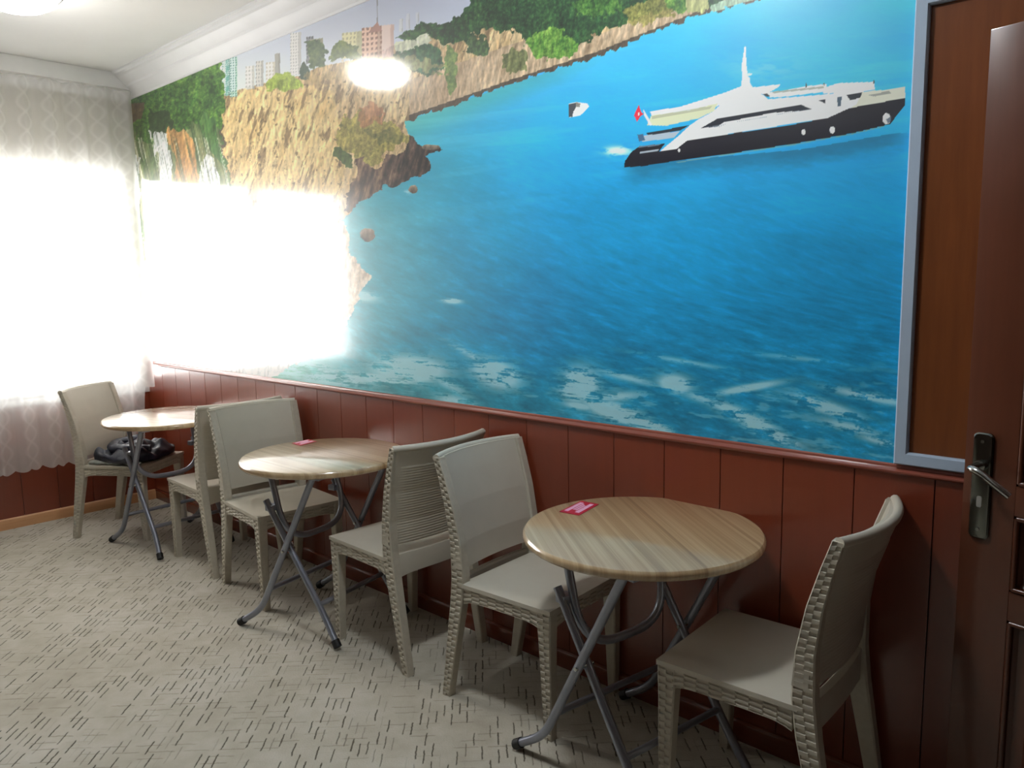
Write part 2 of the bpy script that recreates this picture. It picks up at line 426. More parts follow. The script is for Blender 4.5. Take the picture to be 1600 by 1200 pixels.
def paint(u, v):
    """u, v: picture coordinates of the print; returns linear rgb"""
    n = u.size
    C = np.zeros((n, 3))
    def put(mask, col, a=1.0):
        mask = np.asarray(mask, float) * a
        C[:] = C * (1 - mask[:, None]) + np.asarray(col, float) * mask[:, None]
    def ptc(mask, cols, f):           # ramp of colours
        cols = np.array(cols, float); q = np.clip(f, 0, .9999) * (len(cols) - 1); i = q.astype(int); w = (q - i)[:, None]
        cc = cols[i] * (1 - w) + cols[i + 1] * w
        mm = np.asarray(mask, float)[:, None]; C[:] = C * (1 - mm) + cc * mm
    j1 = fbm(u / 9, v / 9, 1, 3) - .5; j2 = fbm(u / 9, v / 9, 31, 3) - .5
    ju = u + j1 * 13; jv = v + j2 * 13
    # ---- sea
    shore = [(1215, -400), (1190, 0), (1130, 16), (1100, 22), (1040, 42), (985, 66), (930, 89), (870, 108), (800, 131), (740, 151), (690, 171), (640, 188), (630, 192), (640, 210), (655, 226), (690, 231), (685, 237), (665, 240), (675, 262), (672, 270), (640, 280), (618, 292), (600, 291), (570, 314), (545, 331), (535, 345), (542, 356), (548, 372), (545, 388), (565, 420), (582, 430), (580, 441), (566, 450), (560, 470), (545, 500), (535, 520), (500, 548), (470, 562), (440, 580), (400, 600), (-300, 640), (-300, -400)]
    tt = np.clip(v / 720, -.6, 1)
    sea = np.array([[50, 176, 238], [42, 166, 228], [28, 154, 212], [16, 142, 196], [8, 130, 180], [8, 124, 168], [14, 122, 160]], float)
    q = np.clip(tt, 0, .999) * 6; i = q.astype(int); w = (q - i)[:, None]
    S = sea[i] * (1 - w) + sea[i + 1] * w
    # greener and paler towards the cliff
    dl = smooth(900, 520, u + .15 * (v - 300) + 60 * (fbm(u / 90, v / 60, 5, 3) - .5))
    S = S * (1 - dl[:, None] * .75) + np.array([62, 150, 150]) * dl[:, None] * .75
    low = smooth(540, 640, v) * smooth(1150, 600, u)
    S = S * (1 - low[:, None] * .55) + np.array([40, 128, 134]) * low[:, None] * .55
    lf = smooth(560, 430, u); S = S * (1 - lf[:, None] * .7) + np.array([150, 200, 175]) * lf[:, None] * .7
    # shallow strip below the far shore
    line = np.interp(u, [630, 690, 800, 930, 1100, 1190], [190, 170, 131, 89, 21, -2])
    sh = smooth(46, 0, v - line) * smooth(1200, 700, u) * (v > line) ; S = S * (1 - .6 * sh[:, None]) + np.array([60, 160, 150]) * .6 * sh[:, None]
    # waves, larger towards the bottom; the crests tilt with the print
    sc = np.interp(v, [0, 250, 450, 720], [2.6, 3.2, 4.4, 8]); am = np.interp(v, [0, 200, 300, 450, 600, 720], [1.5, 3, 6, 12, 24, 34])
    vv = v - .16 * (u - 800) * np.interp(v, [0, 500, 720], [0, .25, .9])
    wv_ = fbm(u / (sc * 4), vv / sc, 9, 5, .7) - .5
    S = S * (1 + (wv_ * am / 46)[:, None]) + (np.clip(wv_ - .12, 0, 1) * am * 2.2)[:, None] * np.array([.8, 1, .9])
    sl = fbm(u / 160, v / 55, 12, 3) - .5; S = S * (1 + sl[:, None] * .16)
    # wake streaks and smooth current lines
    st = smooth(.56, .72, fbm((u + v * .7) / 240, (v + .12 * u) / 16, 21, 3)) * smooth(20, 90, v) * smooth(420, 250, v)
    S = S + st[:, None] * np.array([9, 8, 6])
    # foam
    fo = np.zeros(n)
    for cx, cy, rx, ry, an, s_ in [(640, 578, 56, 20, 2, 1), (600, 592, 60, 9, 4, .8), (775, 584, 38, 20, 20, .95), (905, 602, 30, 26, -12, 1), (955, 620, 60, 8, -4, .6), (965, 645, 60, 14, 20, .95), (1012, 664, 40, 9, 18, 1), (905, 634, 26, 6, 10, .7),
                               (1055, 600, 26, 14, 10, .9), (1095, 622, 34, 7, 18, .5), (1170, 606, 55, 6, -10, .75), (1165, 652, 60, 10, 24, .9), (1205, 678, 50, 9, 22, .9), (1290, 636, 60, 10, 18, .8), (1330, 668, 60, 8, 14, .6), (1360, 620, 70, 7, 12, .7), (980, 590, 60, 6, 14, .5),
                               (715, 632, 34, 12, 18, .75), (745, 560, 50, 6, 30, .5), (1070, 565, 80, 4, 10, .4), (1250, 560, 80, 4, 6, .35), (700, 600, 40, 8, 30, .5), (520, 590, 70, 14, 4, .8), (460, 575, 60, 14, 2, .8), (707, 470, 14, 4, 4, .95), (640, 300, 8, 3, 0, .5), (565, 462, 22, 7, 10, .9), (1380, 690, 40, 6, 14, .7)]:
        a_ = math.radians(an); du = (u - cx) * math.cos(a_) + (v - cy) * math.sin(a_); dv = -(u - cx) * math.sin(a_) + (v - cy) * math.cos(a_)
        fo = np.maximum(fo, s_ * np.exp(-((du / rx) ** 2 + (dv / ry) ** 2) * .9))
    ft = fbm(u / 30 + j1, vv / 6, 40, 5, .68)
    fo = np.clip(fo * 1.15, 0, 1) * smooth(.36, .56, ft + .08 * fo); fo = np.clip(fo * 1.3, 0, .8)
    ridge = smooth(.60, .74, fbm(u / 46, vv / 8, 44, 4, .6)) * smooth(520, 640, v) * .38
    fo = np.maximum(fo, ridge)
    S = S * (1 - fo[:, None]) + np.array([168, 205, 212]) * fo[:, None]
    C[:] = S
    # ---- land
    land = inpoly(ju, jv, shore)
    dsh = v - np.interp(u, [630, 690, 800, 930, 1100, 1190], [190, 170, 131, 89, 21, -2])
    rough_ = fbm(u / 7, v / 11, 50, 4, .6); st1 = fbm((u + v * .25) / 5, v / 34, 53, 4, .6); big = fbm(u / 40, v / 50, 57, 3); big2 = fbm((u + v * .22) / 15, v / 42, 54, 4, .5); j3 = fbm(u / 8, v / 60, 58, 3) - .5
    ptc(land, [(84, 66, 50), (146, 118, 84), (190, 162, 118), (214, 190, 146), (228, 210, 168)], .06 + .26 * rough_ + .36 * st1 + .50 * big2 + .1 * (big - .5))
    # warm left face of the cliff
    warm = land & inpoly(ju, jv, [(335, 150), (430, 130), (520, 140), (540, 250), (530, 330), (520, 420), (330, 420), (320, 260)])
    ptc(warm * .75, [(150, 118, 70), (204, 172, 112), (228, 200, 140), (238, 216, 162)], .10 + .20 * rough_ + .38 * st1 + .52 * big2)
    crk = land & (fbm((u + v * .3) / 6, v / 26, 61, 4) > .64) & (u > 330); put(land * (u > 330) * smooth(.54, .66, fbm((u + v * .3) / 6, v / 30, 61, 5, .6)), (92, 70, 50), .62)
    spk = land & (fbm(u / 4.5, v / 7, 63, 2) > .77) & (u > 350) & (v > 110); put(land * (u > 350) * (v > 110) * smooth(.66, .82, fbm(u / 4.5, v / 7, 63, 3, .6)), (78, 60, 40), .7)
    low_ = smooth(320, 420, v) * (u < 620) * land; put(low_, (232, 224, 214), .55)
    # far low shore band: paler rocks, dark water line
    put(land & (dsh > -8) & (u > 640), (58, 50, 44), .85 )
    ptc((land & (u > 640) & (dsh < -7) & (dsh > -62 + 30 * (u > 900))), [(80, 66, 50), (160, 136, 108), (196, 172, 142), (206, 188, 160)], .1 + .9 * st1 + .25 * (rough_ - .5))
    # vegetation
    leaf = np.clip((fbm(u / 4, v / 4, 70, 5, .75) - .5) * 1.7 + .45, 0, 1); lfb = fbm(u / 22, v / 18, 73, 3)
    def veg(poly, cols, amt=1.0, jit=1.0, off=0.0):
        ptc((land | (v < 200)) * inpoly(u + j1 * 30 * jit, v + j2 * 30 * jit, poly) * amt, cols, -.05 + .75 * leaf + .5 * (lfb - .25) + off)
    dark = [(8, 28, 18), (20, 56, 32), (44, 88, 44), (88, 128, 66)]
    green = [(24, 62, 24), (56, 104, 36), (100, 146, 54), (150, 184, 88)]
    olive = [(60, 62, 28), (110, 108, 50), (156, 146, 74), (190, 178, 104)]
    # sky and skyline
    sky = land & (v < np.interp(u, [200, 330, 345, 420, 470, 500, 560, 640, 680, 730, 745], [160, 110, 148, 128, 118, 104, 92, 62, 48, 30, -10]) + 3 * j1)
    f = np.clip((v - 0) / 160, 0, 1)[:, None]
    C[:] = np.where(sky[:, None], np.array([166, 172, 190]) * (1 - f) + np.array([206, 214, 222]) * f, C)
    put(land & (np.abs(u - 590) < .7) & (v < 38), (120, 122, 132))
    def bldg(x0, x1, y0, y1, c, win=None, px=6, py=6, slope=-.12):
        vs = v - slope * (u - x0)
        mk = land & (u > x0) & (u < x1) & (vs > y0) & (vs < y1); put(mk, c)
        put(mk & (u > x1 - (x1 - x0) * .28), np.array(c) * .84)
        if win is not None: put(mk & (((u - x0) % px) < px * .5) & (((vs - y0) % py) < py * .55), win)
    bldg(342, 353, 96, 150, (226, 240, 236), (120, 170, 165), 5, 4); bldg(353, 360, 92, 150, (80, 150, 140), (190, 226, 214), 3, 3); bldg(360, 371, 90, 152, (188, 226, 210), (70, 130, 120), 4, 4)
    bldg(384, 398, 104, 140, (216, 216, 210), (170, 172, 170), 5, 6); bldg(400, 412, 96, 136, (190, 190, 186), (150, 152, 152), 4, 6); bldg(416, 432, 98, 130, (222, 218, 204), (176, 172, 160), 5, 6); bldg(430, 438, 84, 126, (150, 150, 146), None)
    bldg(454, 471, 52, 118, (204, 204, 204), (164, 166, 168), 4, 5); bldg(479, 490, 58, 100, (120, 124, 130), (70, 76, 84), 4, 6)
    bldg(484, 505, 62, 100, (150, 150, 130), None)
    bldg(535, 566, 52, 92, (200, 196, 158), (160, 156, 120), 6, 7); bldg(566, 599, 44, 92, (206, 172, 154), (130, 92, 80), 7, 8); bldg(597, 616, 40, 92, (214, 184, 176), None)
    put(land & inpoly(u, v, [(575, 52), (590, 34), (598, 48)]), (150, 110, 100))
    bldg(624, 630, 30, 50, (190, 194, 200), None); bldg(635, 641, 22, 46, (186, 190, 200), None); bldg(650, 655, 20, 42, (184, 188, 198), None)
    put(land & inpoly(ju, jv, [(617, 68), (668, 46), (672, 60), (672, 78), (620, 88)]), (196, 200, 176))
    put(land & inpoly(ju, jv, [(682, 62), (700, 56), (702, 66), (690, 72)]), (206, 190, 150))
    veg([(478, 66), (500, 60), (510, 78), (508, 104), (482, 108)], [(40, 60, 48), (80, 100, 70), (120, 134, 88)], 1, .5)
    veg([(516, 82), (534, 60), (560, 76), (566, 92), (516, 94)], [(56, 76, 44), (104, 120, 70), (150, 160, 96)], 1, .5)
    veg([(610, 88), (640, 72), (672, 70), (690, 78), (694, 110), (660, 116), (620, 104)], [(20, 56, 44), (46, 92, 58), (96, 140, 90)], 1, .6)
    veg([(616, 60), (640, 44), (668, 32), (690, 38), (720, 26), (740, 60), (700, 70), (660, 52), (640, 62)], dark, 1, .5)
    veg([(700, 70), (716, 84), (712, 140), (704, 150), (694, 100)], [(56, 84, 44), (104, 132, 70), (148, 168, 100)], .9, .4)
    veg([(418, 128), (430, 116), (450, 112), (470, 124), (474, 136), (448, 142), (418, 142)], [(110, 130, 50), (158, 176, 78), (190, 200, 108)], 1, .4)
    veg([(466, 108), (476, 98), (486, 112), (482, 124), (470, 122)], [(44, 64, 54), (70, 90, 76)], 1, .25)
    veg([(470, 122), (560, 96), (640, 88), (700, 100), (690, 110), (600, 108), (500, 130)], [(150, 130, 84), (190, 166, 116), (206, 184, 136)], .55)
    # big dark trees over the far shore
    veg([(716, 30), (730, 6), (746, -40), (1150, -40), (1130, 8), (1105, 12), (1060, 14), (1030, 20), (1000, 26), (965, 46), (930, 52), (900, 78), (860, 92), (830, 80), (806, 50), (770, 46), (742, 56), (724, 52)], dark, 1, .8, .02)
    veg([(820, 66), (836, 54), (870, 46), (900, 60), (904, 84), (870, 96), (836, 92)], green, 1, .6, .15)
    veg([(896, 2), (960, -10), (975, 14), (930, 26), (900, 20)], green, .7, .7)
    veg([(975, 12), (1000, 4), (1020, -6), (1060, 2), (1070, 18), (1010, 40), (985, 36)], olive, .85, .6, .05)
    veg([(1040, 8), (1060, -20), (1085, -10), (1084, 12), (1060, 26)], green, .9, .4, .1)
    put(land & inpoly(ju, jv, [(1072, 22), (1075, -30), (1104, -30), (1106, 14), (1090, 22)]), (164, 166, 110))
    put(land & inpoly(u, v, [(1110, 10), (1190, -26), (1190, -3), (1130, 14), (1112, 20)]), (150, 176, 150))
    veg([(722, 60), (745, 56), (760, 60), (768, 84), (750, 92), (728, 80)], dark, .8, .8)
    veg([(780, 90), (800, 70), (824, 86), (824, 112), (796, 118)], [(50, 66, 36), (92, 104, 58), (130, 136, 84)], .8, .6)
    # headland scrub
    veg([(528, 190), (560, 176), (600, 186), (632, 204), (640, 222), (608, 234), (590, 254), (580, 262), (556, 244), (528, 226)], olive, .85, .8, .12)
    ptc(land * inpoly(u + j1 * 26, v + j2 * 26, [(556, 176), (580, 162), (600, 176), (596, 192), (566, 196)]) * .7, [(150, 96, 66), (186, 130, 96)], leaf)
    veg([(522, 232), (534, 228), (548, 244), (552, 262), (540, 260), (524, 246)], [(40, 66, 26), (80, 104, 46)], .9, .4)
    veg([(572, 200), (590, 204), (612, 200), (632, 214), (628, 226), (600, 222), (580, 216)], [(60, 66, 36), (104, 104, 56), (140, 132, 76)], .8, .6)
    hd = land & inpoly(ju, jv, [(640, 212), (700, 225), (690, 240), (690, 275), (650, 290), (600, 300), (560, 325), (536, 332), (545, 300), (556, 280), (556, 246), (566, 244), (580, 262), (596, 262), (600, 246), (632, 238)])
    ptc(hd, [(24, 20, 22), (66, 50, 46), (124, 98, 80), (176, 150, 122)], -.3 + 1.0 * st1 + .6 * rough_ - .34 * smooth(570, 670, u))
    # water-worn rocks at the foot of the falls
    ft_ = land & inpoly(ju, jv, [(530, 350), (560, 350), (590, 430), (584, 450), (556, 480), (545, 520), (480, 560), (420, 560), (470, 440)])
    ptc(ft_ * .8, [(120, 98, 84), (184, 164, 144), (222, 210, 196), (240, 234, 226)], rough_ * .8 + .2 * st1)
    # rocks in the water
    for cx, cy, rx, ry in [(574, 367, 12, 10), (646, 296, 7, 6), (672, 230, 14, 4)]:
        dd_ = ((u - cx) / rx) ** 2 + ((v - cy) / ry) ** 2 + 1.2 * j1
        ptc(dd_ < 1, [(60, 54, 50), (110, 98, 86), (176, 162, 140)], .9 * rough_ + .25 * (cy - v) / ry + .05)
    # hanging green, orange moss and the white falls on the left
    hs = fbm((u + (v - 200) * -.22) / 4.2, v / 60, 80, 4, .6)
    left = land & inpoly(ju, jv, [(190, 165), (240, 140), (345, 128), (352, 250), (372, 330), (380, 400), (190, 420)])
    ptc(left * 1.0, [(34, 58, 34), (78, 104, 60), (136, 142, 96), (176, 160, 116)], hs * 1.15 - .05)
    veg([(196, 150), (240, 126), (345, 96), (352, 160), (346, 200), (300, 192), (262, 230), (222, 228), (206, 196)], green, 1, .6, -.06)
    veg([(238, 172), (262, 168), (272, 208), (250, 216), (232, 206)], [(16, 40, 20), (40, 70, 34)], .8, .6)
    ptc(left * inpoly(u + j3 * 26, v + j3 * 30, [(258, 204), (276, 200), (300, 214), (306, 250), (316, 330), (290, 330), (272, 250)]), [(130, 92, 50), (196, 148, 90), (222, 186, 128)], hs)
    ptc(left * inpoly(u + j3 * 26, v + j3 * 30, [(300, 178), (322, 176), (342, 190), (352, 250), (352, 262), (334, 242), (316, 210)]), [(22, 56, 30), (64, 110, 52), (120, 160, 84)], hs)
    put(left & inpoly(ju, jv, [(344, 192), (356, 196), (376, 232), (372, 244), (348, 246)]), (92, 70, 64), .85)
    put(land & inpoly(ju, jv, [(190, 165), (228, 162), (226, 182), (204, 196), (196, 190)]), (104, 74, 68), .8)
    fall = np.zeros(n)
    for pl in ([(236, 206), (248, 202), (260, 208), (266, 250), (300, 420), (330, 620), (230, 620), (250, 300)], [(314, 246), (322, 240), (336, 248), (350, 300), (390, 420), (450, 620), (320, 620), (306, 340)], [(210, 240), (216, 244), (222, 330), (212, 330)], [(352, 400), (372, 360), (420, 420), (470, 620), (380, 620)]):
        fall = np.maximum(fall, inpoly(u + j3 * 22, v + j3 * 16, pl))
    put(fall * land, (236, 240, 244), .93)
    put(left * (v > 196) * smooth(.56, .68, fbm((u - v * .22) / 3.2, v / 90, 84, 4, .6)), (40, 62, 34), .55)
    put(left * (v > 215) * smooth(.60, .70, fbm((u - v * .22) / 3.0, v / 110, 86, 4, .6)), (226, 226, 206), .7)
    sp = smooth(330, 470, v + 90 * (fbm(u / 30, v / 40, 90, 3) - .5)) * smooth(560, 470, u) * land
    put(sp, (226, 230, 232), .8)
    C[:] = np.where((land & ~sky)[:, None], C * .90, C)
    # printed relief of rock and foliage, and print grain
    def em(sx, sy, sd): return fbm((u - 1.2) / sx, (v - 1.2) / sy, sd, 4, .65) - fbm((u + 1.2) / sx, (v + 1.2) / sy, sd, 4, .65)
    C[:] = C * (1 + (land & ~sky)[:, None] * np.clip(.8 * em(16, 40, 101) + .45 * em(5, 14, 103), -.34, .34)[:, None])
    # ---- small boat
    def Q(l): return [(860 + a * .3625, 40 + b_ * .3625) for a, b_ in l]
    def P(l, c, a=1.0): put(inpoly(u, v, Q(l)), c, a)
    P([(80, 338), (112, 330), (160, 336), (168, 350), (130, 388), (82, 396)], (206, 212, 216)); P([(80, 340), (110, 332), (112, 352), (100, 372), (96, 394), (80, 394)], (62, 66, 72)); P([(112, 330), (130, 336), (128, 352), (110, 350)], (120, 116, 110))
    # ---- the yacht
    dy = v - np.interp(u, [975, 1100, 1250, 1400], [263, 251, 238, 212])
    refl = smooth(34, 0, dy + 12 * (fbm(u / 16, v / 5, 95, 3) - .5)) * (dy > -4) * smooth(965, 1000, u) * smooth(1440, 1385, u)
    put(refl, (18, 74, 96), .5)
    wk = smooth(.40, .62, fbm(u / 14, v / 6, 97, 3)) * np.exp(-(((u - 965) / 20) ** 2 + ((v - 236) / 7) ** 2)); put(np.clip(wk * 1.4, 0, 1), (214, 232, 244), .9)
    hz = np.exp(-(((u - 1190) / 60) ** 2 + ((v - 108) / 20) ** 2)) * smooth(.3, .6, fbm(u / 24, v / 8, 98, 3)); put(hz, (120, 194, 238), .4)
    white = (226, 238, 248)
    P([(430, 370), (560, 350), (640, 325), (750, 290), (822, 262), (810, 290), (730, 345), (600, 372), (440, 392)], white)
    P([(436, 388), (600, 366), (722, 335), (706, 368), (640, 400), (500, 432), (418, 430)], (196, 200, 168)); P([(436, 392), (700, 345), (690, 358), (440, 404)], (140, 142, 116), .5)
    P([(470, 545), (560, 470), (600, 432), (640, 404), (700, 372), (740, 335), (800, 290), (825, 262), (858, 262), (880, 272), (905, 290), (940, 318), (1000, 312), (1150, 300), (1290, 286), (1350, 284), (1352, 340), (1290, 357), (1200, 397), (590, 497), (545, 533)], white)
    P([(860, 268), (992, 253), (985, 265), (940, 290), (905, 296)], white)
    P([(908, 292), (1000, 280), (1100, 262), (1190, 252), (1195, 284), (1000, 308), (950, 310)], (206, 214, 208)); P([(915, 296), (935, 292), (950, 306), (935, 308)], (60, 66, 70))
    P([(960, 284), (1180, 262), (1180, 270), (960, 292)], (120, 124, 116), .6); P([(1100, 246), (1105, 246), (1106, 268), (1101, 268)], (60, 60, 60)); P([(1178, 248), (1183, 248), (1184, 260), (1179, 260)], (90, 90, 80))
    P([(1168, 276), (1200, 262), (1240, 248), (1395, 243), (1400, 275), (1350, 284), (1180, 294)], (232, 240, 246)); P([(1392, 236), (1397, 236), (1397, 250), (1392, 250)], (60, 70, 80))
    P([(1345, 288), (1400, 280), (1450, 278), (1530, 264), (1530, 314), (1290, 358), (1320, 340)], (198, 198, 182)); P([(1370, 300), (1460, 282), (1470, 292), (1400, 306)], (120, 122, 116), .7)
    P([(822, 264), (829, 215), (824, 180), (832, 130), (838, 88), (843, 92), (846, 170), (852, 218), (862, 228), (860, 245), (878, 274)], white); P([(846, 206), (872, 206), (868, 214), (850, 218)], (190, 224, 244))
    P([(650, 442), (720, 402), (860, 377), (1080, 341), (1126, 360), (1100, 366), (960, 376), (860, 396), (750, 416), (720, 436)], (22, 28, 40))
    rl = inpoly(u, v, Q([(660, 440), (1110, 360), (1126, 362), (1000, 382), (760, 424), (730, 438)])) & ((u % 3.2) < 1.5); put(rl, (120, 130, 142), .8)
    P([(412, 462), (500, 448), (604, 428), (560, 452), (424, 474)], (28, 36, 46)); P([(378, 478), (560, 455), (536, 482), (400, 502)], (158, 172, 184)); P([(376, 470), (400, 468), (410, 494), (384, 500)], (60, 90, 120))
    P([(1153, 322), (1186, 318), (1186, 336)], (30, 38, 48)); P([(1238, 309), (1256, 307), (1254, 346), (1238, 348)], (60, 80, 96)); P([(1278, 300), (1345, 289), (1336, 312), (1292, 322)], (26, 34, 44))
    P([(318, 612), (322, 585), (350, 545), (385, 520), (495, 508), (470, 542), (545, 532), (590, 496), (800, 463), (1050, 426), (1200, 397), (1290, 356), (1530, 312), (1528, 345), (1465, 425), (1300, 465), (1050, 510), (800, 548), (550, 582), (400, 606)], (18, 18, 30))
    P([(388, 545), (470, 532), (466, 540), (388, 552)], (150, 160, 170)); P([(380, 520), (480, 510), (470, 516), (380, 528)], (120, 140, 160), .7)
    P([(540, 588), (800, 549), (1050, 511), (1300, 466), (1440, 432), (1440, 436), (1300, 470), (1050, 515), (800, 553), (550, 592)], (120, 150, 140), .7)
    for cx, cy, r_ in ((1092, 459, 11), (1216, 450, 14), (1450, 402, 22), (556, 538, 7)):
        gx, gy = 860 + cx * .3625, 40 + cy * .3625; put(((u - gx) / (.8 * r_ * .3625)) ** 2 + ((v - gy) / (1.1 * r_ * .3625)) ** 2 < 1, (214, 220, 226))
    P([(1462, 396), (1472, 386), (1468, 412), (1456, 424), (1448, 404)], (70, 80, 96), .8)
    P([(382, 342), (392, 372), (402, 382), (388, 392), (374, 416), (362, 386)], (212, 40, 62)); P([(402, 360), (440, 428), (430, 432), (404, 384)], (210, 222, 232)); P([(378, 374), (384, 374), (384, 388), (378, 390)], (240, 220, 224))
    C[:] = np.clip(C, 2, 250)
    return s2l(C)
def mural():
    MX0, MX1, MZ0, MZ1 = RX0 + .001, -.660, .963, 2.675
    # columns follow the size at which the print is seen; rows likewise
    us = np.arange(205, 1404, 1.0)
    def x_of(u_):
        r = CM.T @ np.array([u_ - 800, 350 - 600, CF]); return r[0] * RY1 / r[1]
    X = np.array([x_of(a) for a in us]); X = (X - X[0]) / (X[-1] - X[0]) * (MX1 - MX0) + MX0
    Z = np.concatenate([np.linspace(MZ0, 2.16, 640, endpoint=False), np.linspace(2.16, MZ1, 150)])
    nx, nz = len(X), len(Z)
    gx, gz = np.meshgrid(X, Z)
    P3 = np.stack([gx.ravel(), np.full(gx.size, RY1 - .004), gz.ravel() - CH]); q = CM @ P3
    u = 800 + CF * q[0] / q[2]; v = 600 + CF * q[1] / q[2]
    col = paint(u, v)
    # light fall-off across the print is left to the lamps; only a gain turns print ink into albedo
    col = np.clip(col * INK, 0, .95)
    co = np.empty((gx.size, 3)); co[:, 0] = gx.ravel(); co[:, 1] = -.004; co[:, 2] = gz.ravel()
    # front sheet plus a narrow returned edge so the film has a thickness
    i = np.arange(nx * nz).reshape(nz, nx)
    f = np.stack([i[:-1, :-1], i[:-1, 1:], i[1:, 1:], i[1:, :-1]], -1).reshape(-1, 4)
    nb = len(co)
    cs = np.array([[MX0, 0, MZ0], [MX1, 0, MZ0], [MX1, 0, MZ1], [MX0, 0, MZ1]])
    co = np.vstack([co, cs]); col = np.vstack([col, np.tile([[.5, .5, .5]], (4, 1))])
    a, b_, c_, d_ = i[0, 0], i[0, -1], i[-1, -1], i[-1, 0]
    extra = np.array([[a, b_, nb + 1, nb], [b_, c_, nb + 2, nb + 1], [c_, d_, nb + 3, nb + 2], [d_, a, nb, nb + 3]])
    f = np.vstack([f, extra])
    me = bpy.data.meshes.new('mural')
    me.vertices.add(len(co)); me.vertices.foreach_set('co', co.ravel())
    me.loops.add(f.size); me.loops.foreach_set('vertex_index', f.ravel().astype(np.int32))
    me.polygons.add(len(f)); me.polygons.foreach_set('loop_start', (np.arange(len(f)) * 4).astype(np.int32))
    me.polygons.foreach_set('loop_total', np.full(len(f), 4, np.int32))
    me.update(calc_edges=True)
    at_ = me.color_attributes.new('print', 'FLOAT_COLOR', 'POINT')
    at_.data.foreach_set('color', np.hstack([col, np.ones((len(col), 1))]).ravel().astype(np.float32))
    o = link_mesh('mural', me, M['mural']); o.location.y = RY1 - .0015
    tag(o, 'glossy wall mural of a white and black yacht on blue sea beside cliffs and waterfalls', 'mural')
INK = 1.55
mural()

# ------------------------------------------------------------------ framed board on the mural wall
hp = empty('framed_board', (-.659, RY1, .966), 0, 'orange brown wooden board in a pale blue grey frame behind the open door', 'wall panel')
bx1 = .36; hz_ = 2.150 - .966
def bar(name, pts, w, d):   # mitred frame strip; pts two outer corners, w inward vector
    p0, p1 = Vector(pts[0]), Vector(pts[1]); iv = Vector(w); dr = (p1 - p0).normalized(); W_ = iv.length
    prof = [(0, 0), (0, d * .8), (W_ * .12, d), (W_ * .88, d), (W_, d * .8), (W_, 0)]
    iu = iv.normalized(); bm = bmesh.new()
    add_loft(bm, [[p0 + iu * a + dr * a + Vector((0, -h, 0)) for a, h in prof], [p1 + iu * a - dr * a + Vector((0, -h, 0)) for a, h in prof]])
    return from_bm(name, bm, M['grey_frame'], hp, auto=25)
fw = .034; L = bx1 + .659
bar('frame_strip', ((0, 0, 0), (0, 0, hz_)), (fw, 0, 0), .028)
bar('frame_strip', ((0, 0, 0), (L, 0, 0)), (0, 0, fw), .028)
bar('frame_strip', ((0, 0, hz_), (L, 0, hz_)), (0, 0, -fw), .028)
bar('frame_strip', ((L, 0, 0), (L, 0, hz_)), (-fw, 0, 0), .028)
box('board', fw, L - fw, -.012, 0, fw, hz_ - fw, M['board'], hp)

# ------------------------------------------------------------------ open door
door = empty('door_1', (DH[0], DH[1], 0), math.atan2(DD[1], DD[0])); door['kind'] = 'structure'
door['label'] = 'open brown panelled wooden door with a steel lever handle'
DT = .040; ST = .114
# local: x along the leaf, -y is the face seen, leaf thickness goes to +y
def fbox(name, x0, x1, z0, z1, y0=0.0, y1=DT, bev=.0025): return box(name, x0, x1, y0, y1, z0, z1, M['door'], door, bev)
fbox('stile', 0, ST, .01, 2.0); fbox('stile', DW - ST, DW, .01, 2.0)
rails = [(.01, .20), (.665, .735), (.915, .985), (1.88, 2.0)]
for a, b_ in rails: fbox('rail', ST, DW - ST, a, b_)
def panel(x0, x1, z0, z1):
    bm = bmesh.new(); r = []
    for ins, y in ((0, .014), (.012, .012), (.020, .020), (.045, .018), (.060, .008), (.066, .006)):
        r.append([(x0 + ins, y, z0 + ins), (x1 - ins, y, z0 + ins), (x1 - ins, y, z1 - ins), (x0 + ins, y, z1 - ins)])
    back = [[(x0, .030, z0), (x1, .030, z0), (x1, .030, z1), (x0, .030, z1)]]
    add_loft(bm, back + r)
    from_bm('panel', bm, M['door'], door, auto=15)
    bm = bmesh.new()   # bead round the panel
    c = [(x0 + .006, -.002, z0 + .006), (x1 - .006, -.002, z0 + .006), (x1 - .006, -.002, z1 - .006), (x0 + .006, -.002, z1 - .006)]
    for p, q_ in zip(c, c[1:] + c[:1]): add_tube(bm, [Vector(p) + Vector((0, .004, 0)), Vector(q_) + Vector((0, .004, 0))], .006, 8)
    from_bm('bead', bm, M['door'], door, auto=50)
for (a, b_), (c_, d_) in zip(rails[:-1], rails[1:]): panel(ST, DW - ST, b_, c_)
# handle: plate, lever, keyhole
bm = bmesh.new(); pr = []
def rr(w, z0, z1, r, n=5):
    pts = []
    for cx, cz, a0 in ((w - r, z1 - r, 0), (-w + r, z1 - r, 90), (-w + r, z0 + r, 180), (w - r, z0 + r, 270)):
        for k in range(n + 1):
            a = math.radians(a0 + 90 * k / n); pts.append((cx + r * math.cos(a), cz + r * math.sin(a)))
    return pts
for w, z0, z1, y in ((.022, .845, 1.098, 0), (.022, .845, 1.098, -.006), (.0195, .848, 1.095, -.009), (.017, .851, 1.092, -.0095)):
    pr.append([(.042 + a, y, b_) for a, b_ in rr(w, z0, z1, .012)])
add_loft(bm, pr)
hd = from_bm('handle_plate', bm, M['plate'], door, auto=30); lab(hd, 'long steel backplate of the door handle')
pts = rounded([(.042, 0, 1.024), (.042, -.066, 1.024), (.066, -.073, 1.020), (.098, -.070, .997), (.128, -.064, .975)], .02, 5)
bm = bmesh.new(); add_tube(bm, pts, .0085, 12)
for v_ in bm.verts:
    if v_.co.x > .07: v_.co.z = v_.co.z + 0.0
lv = from_bm('lever', bm, M['chrome'], door, auto=60); lab(lv, 'curved steel door lever')
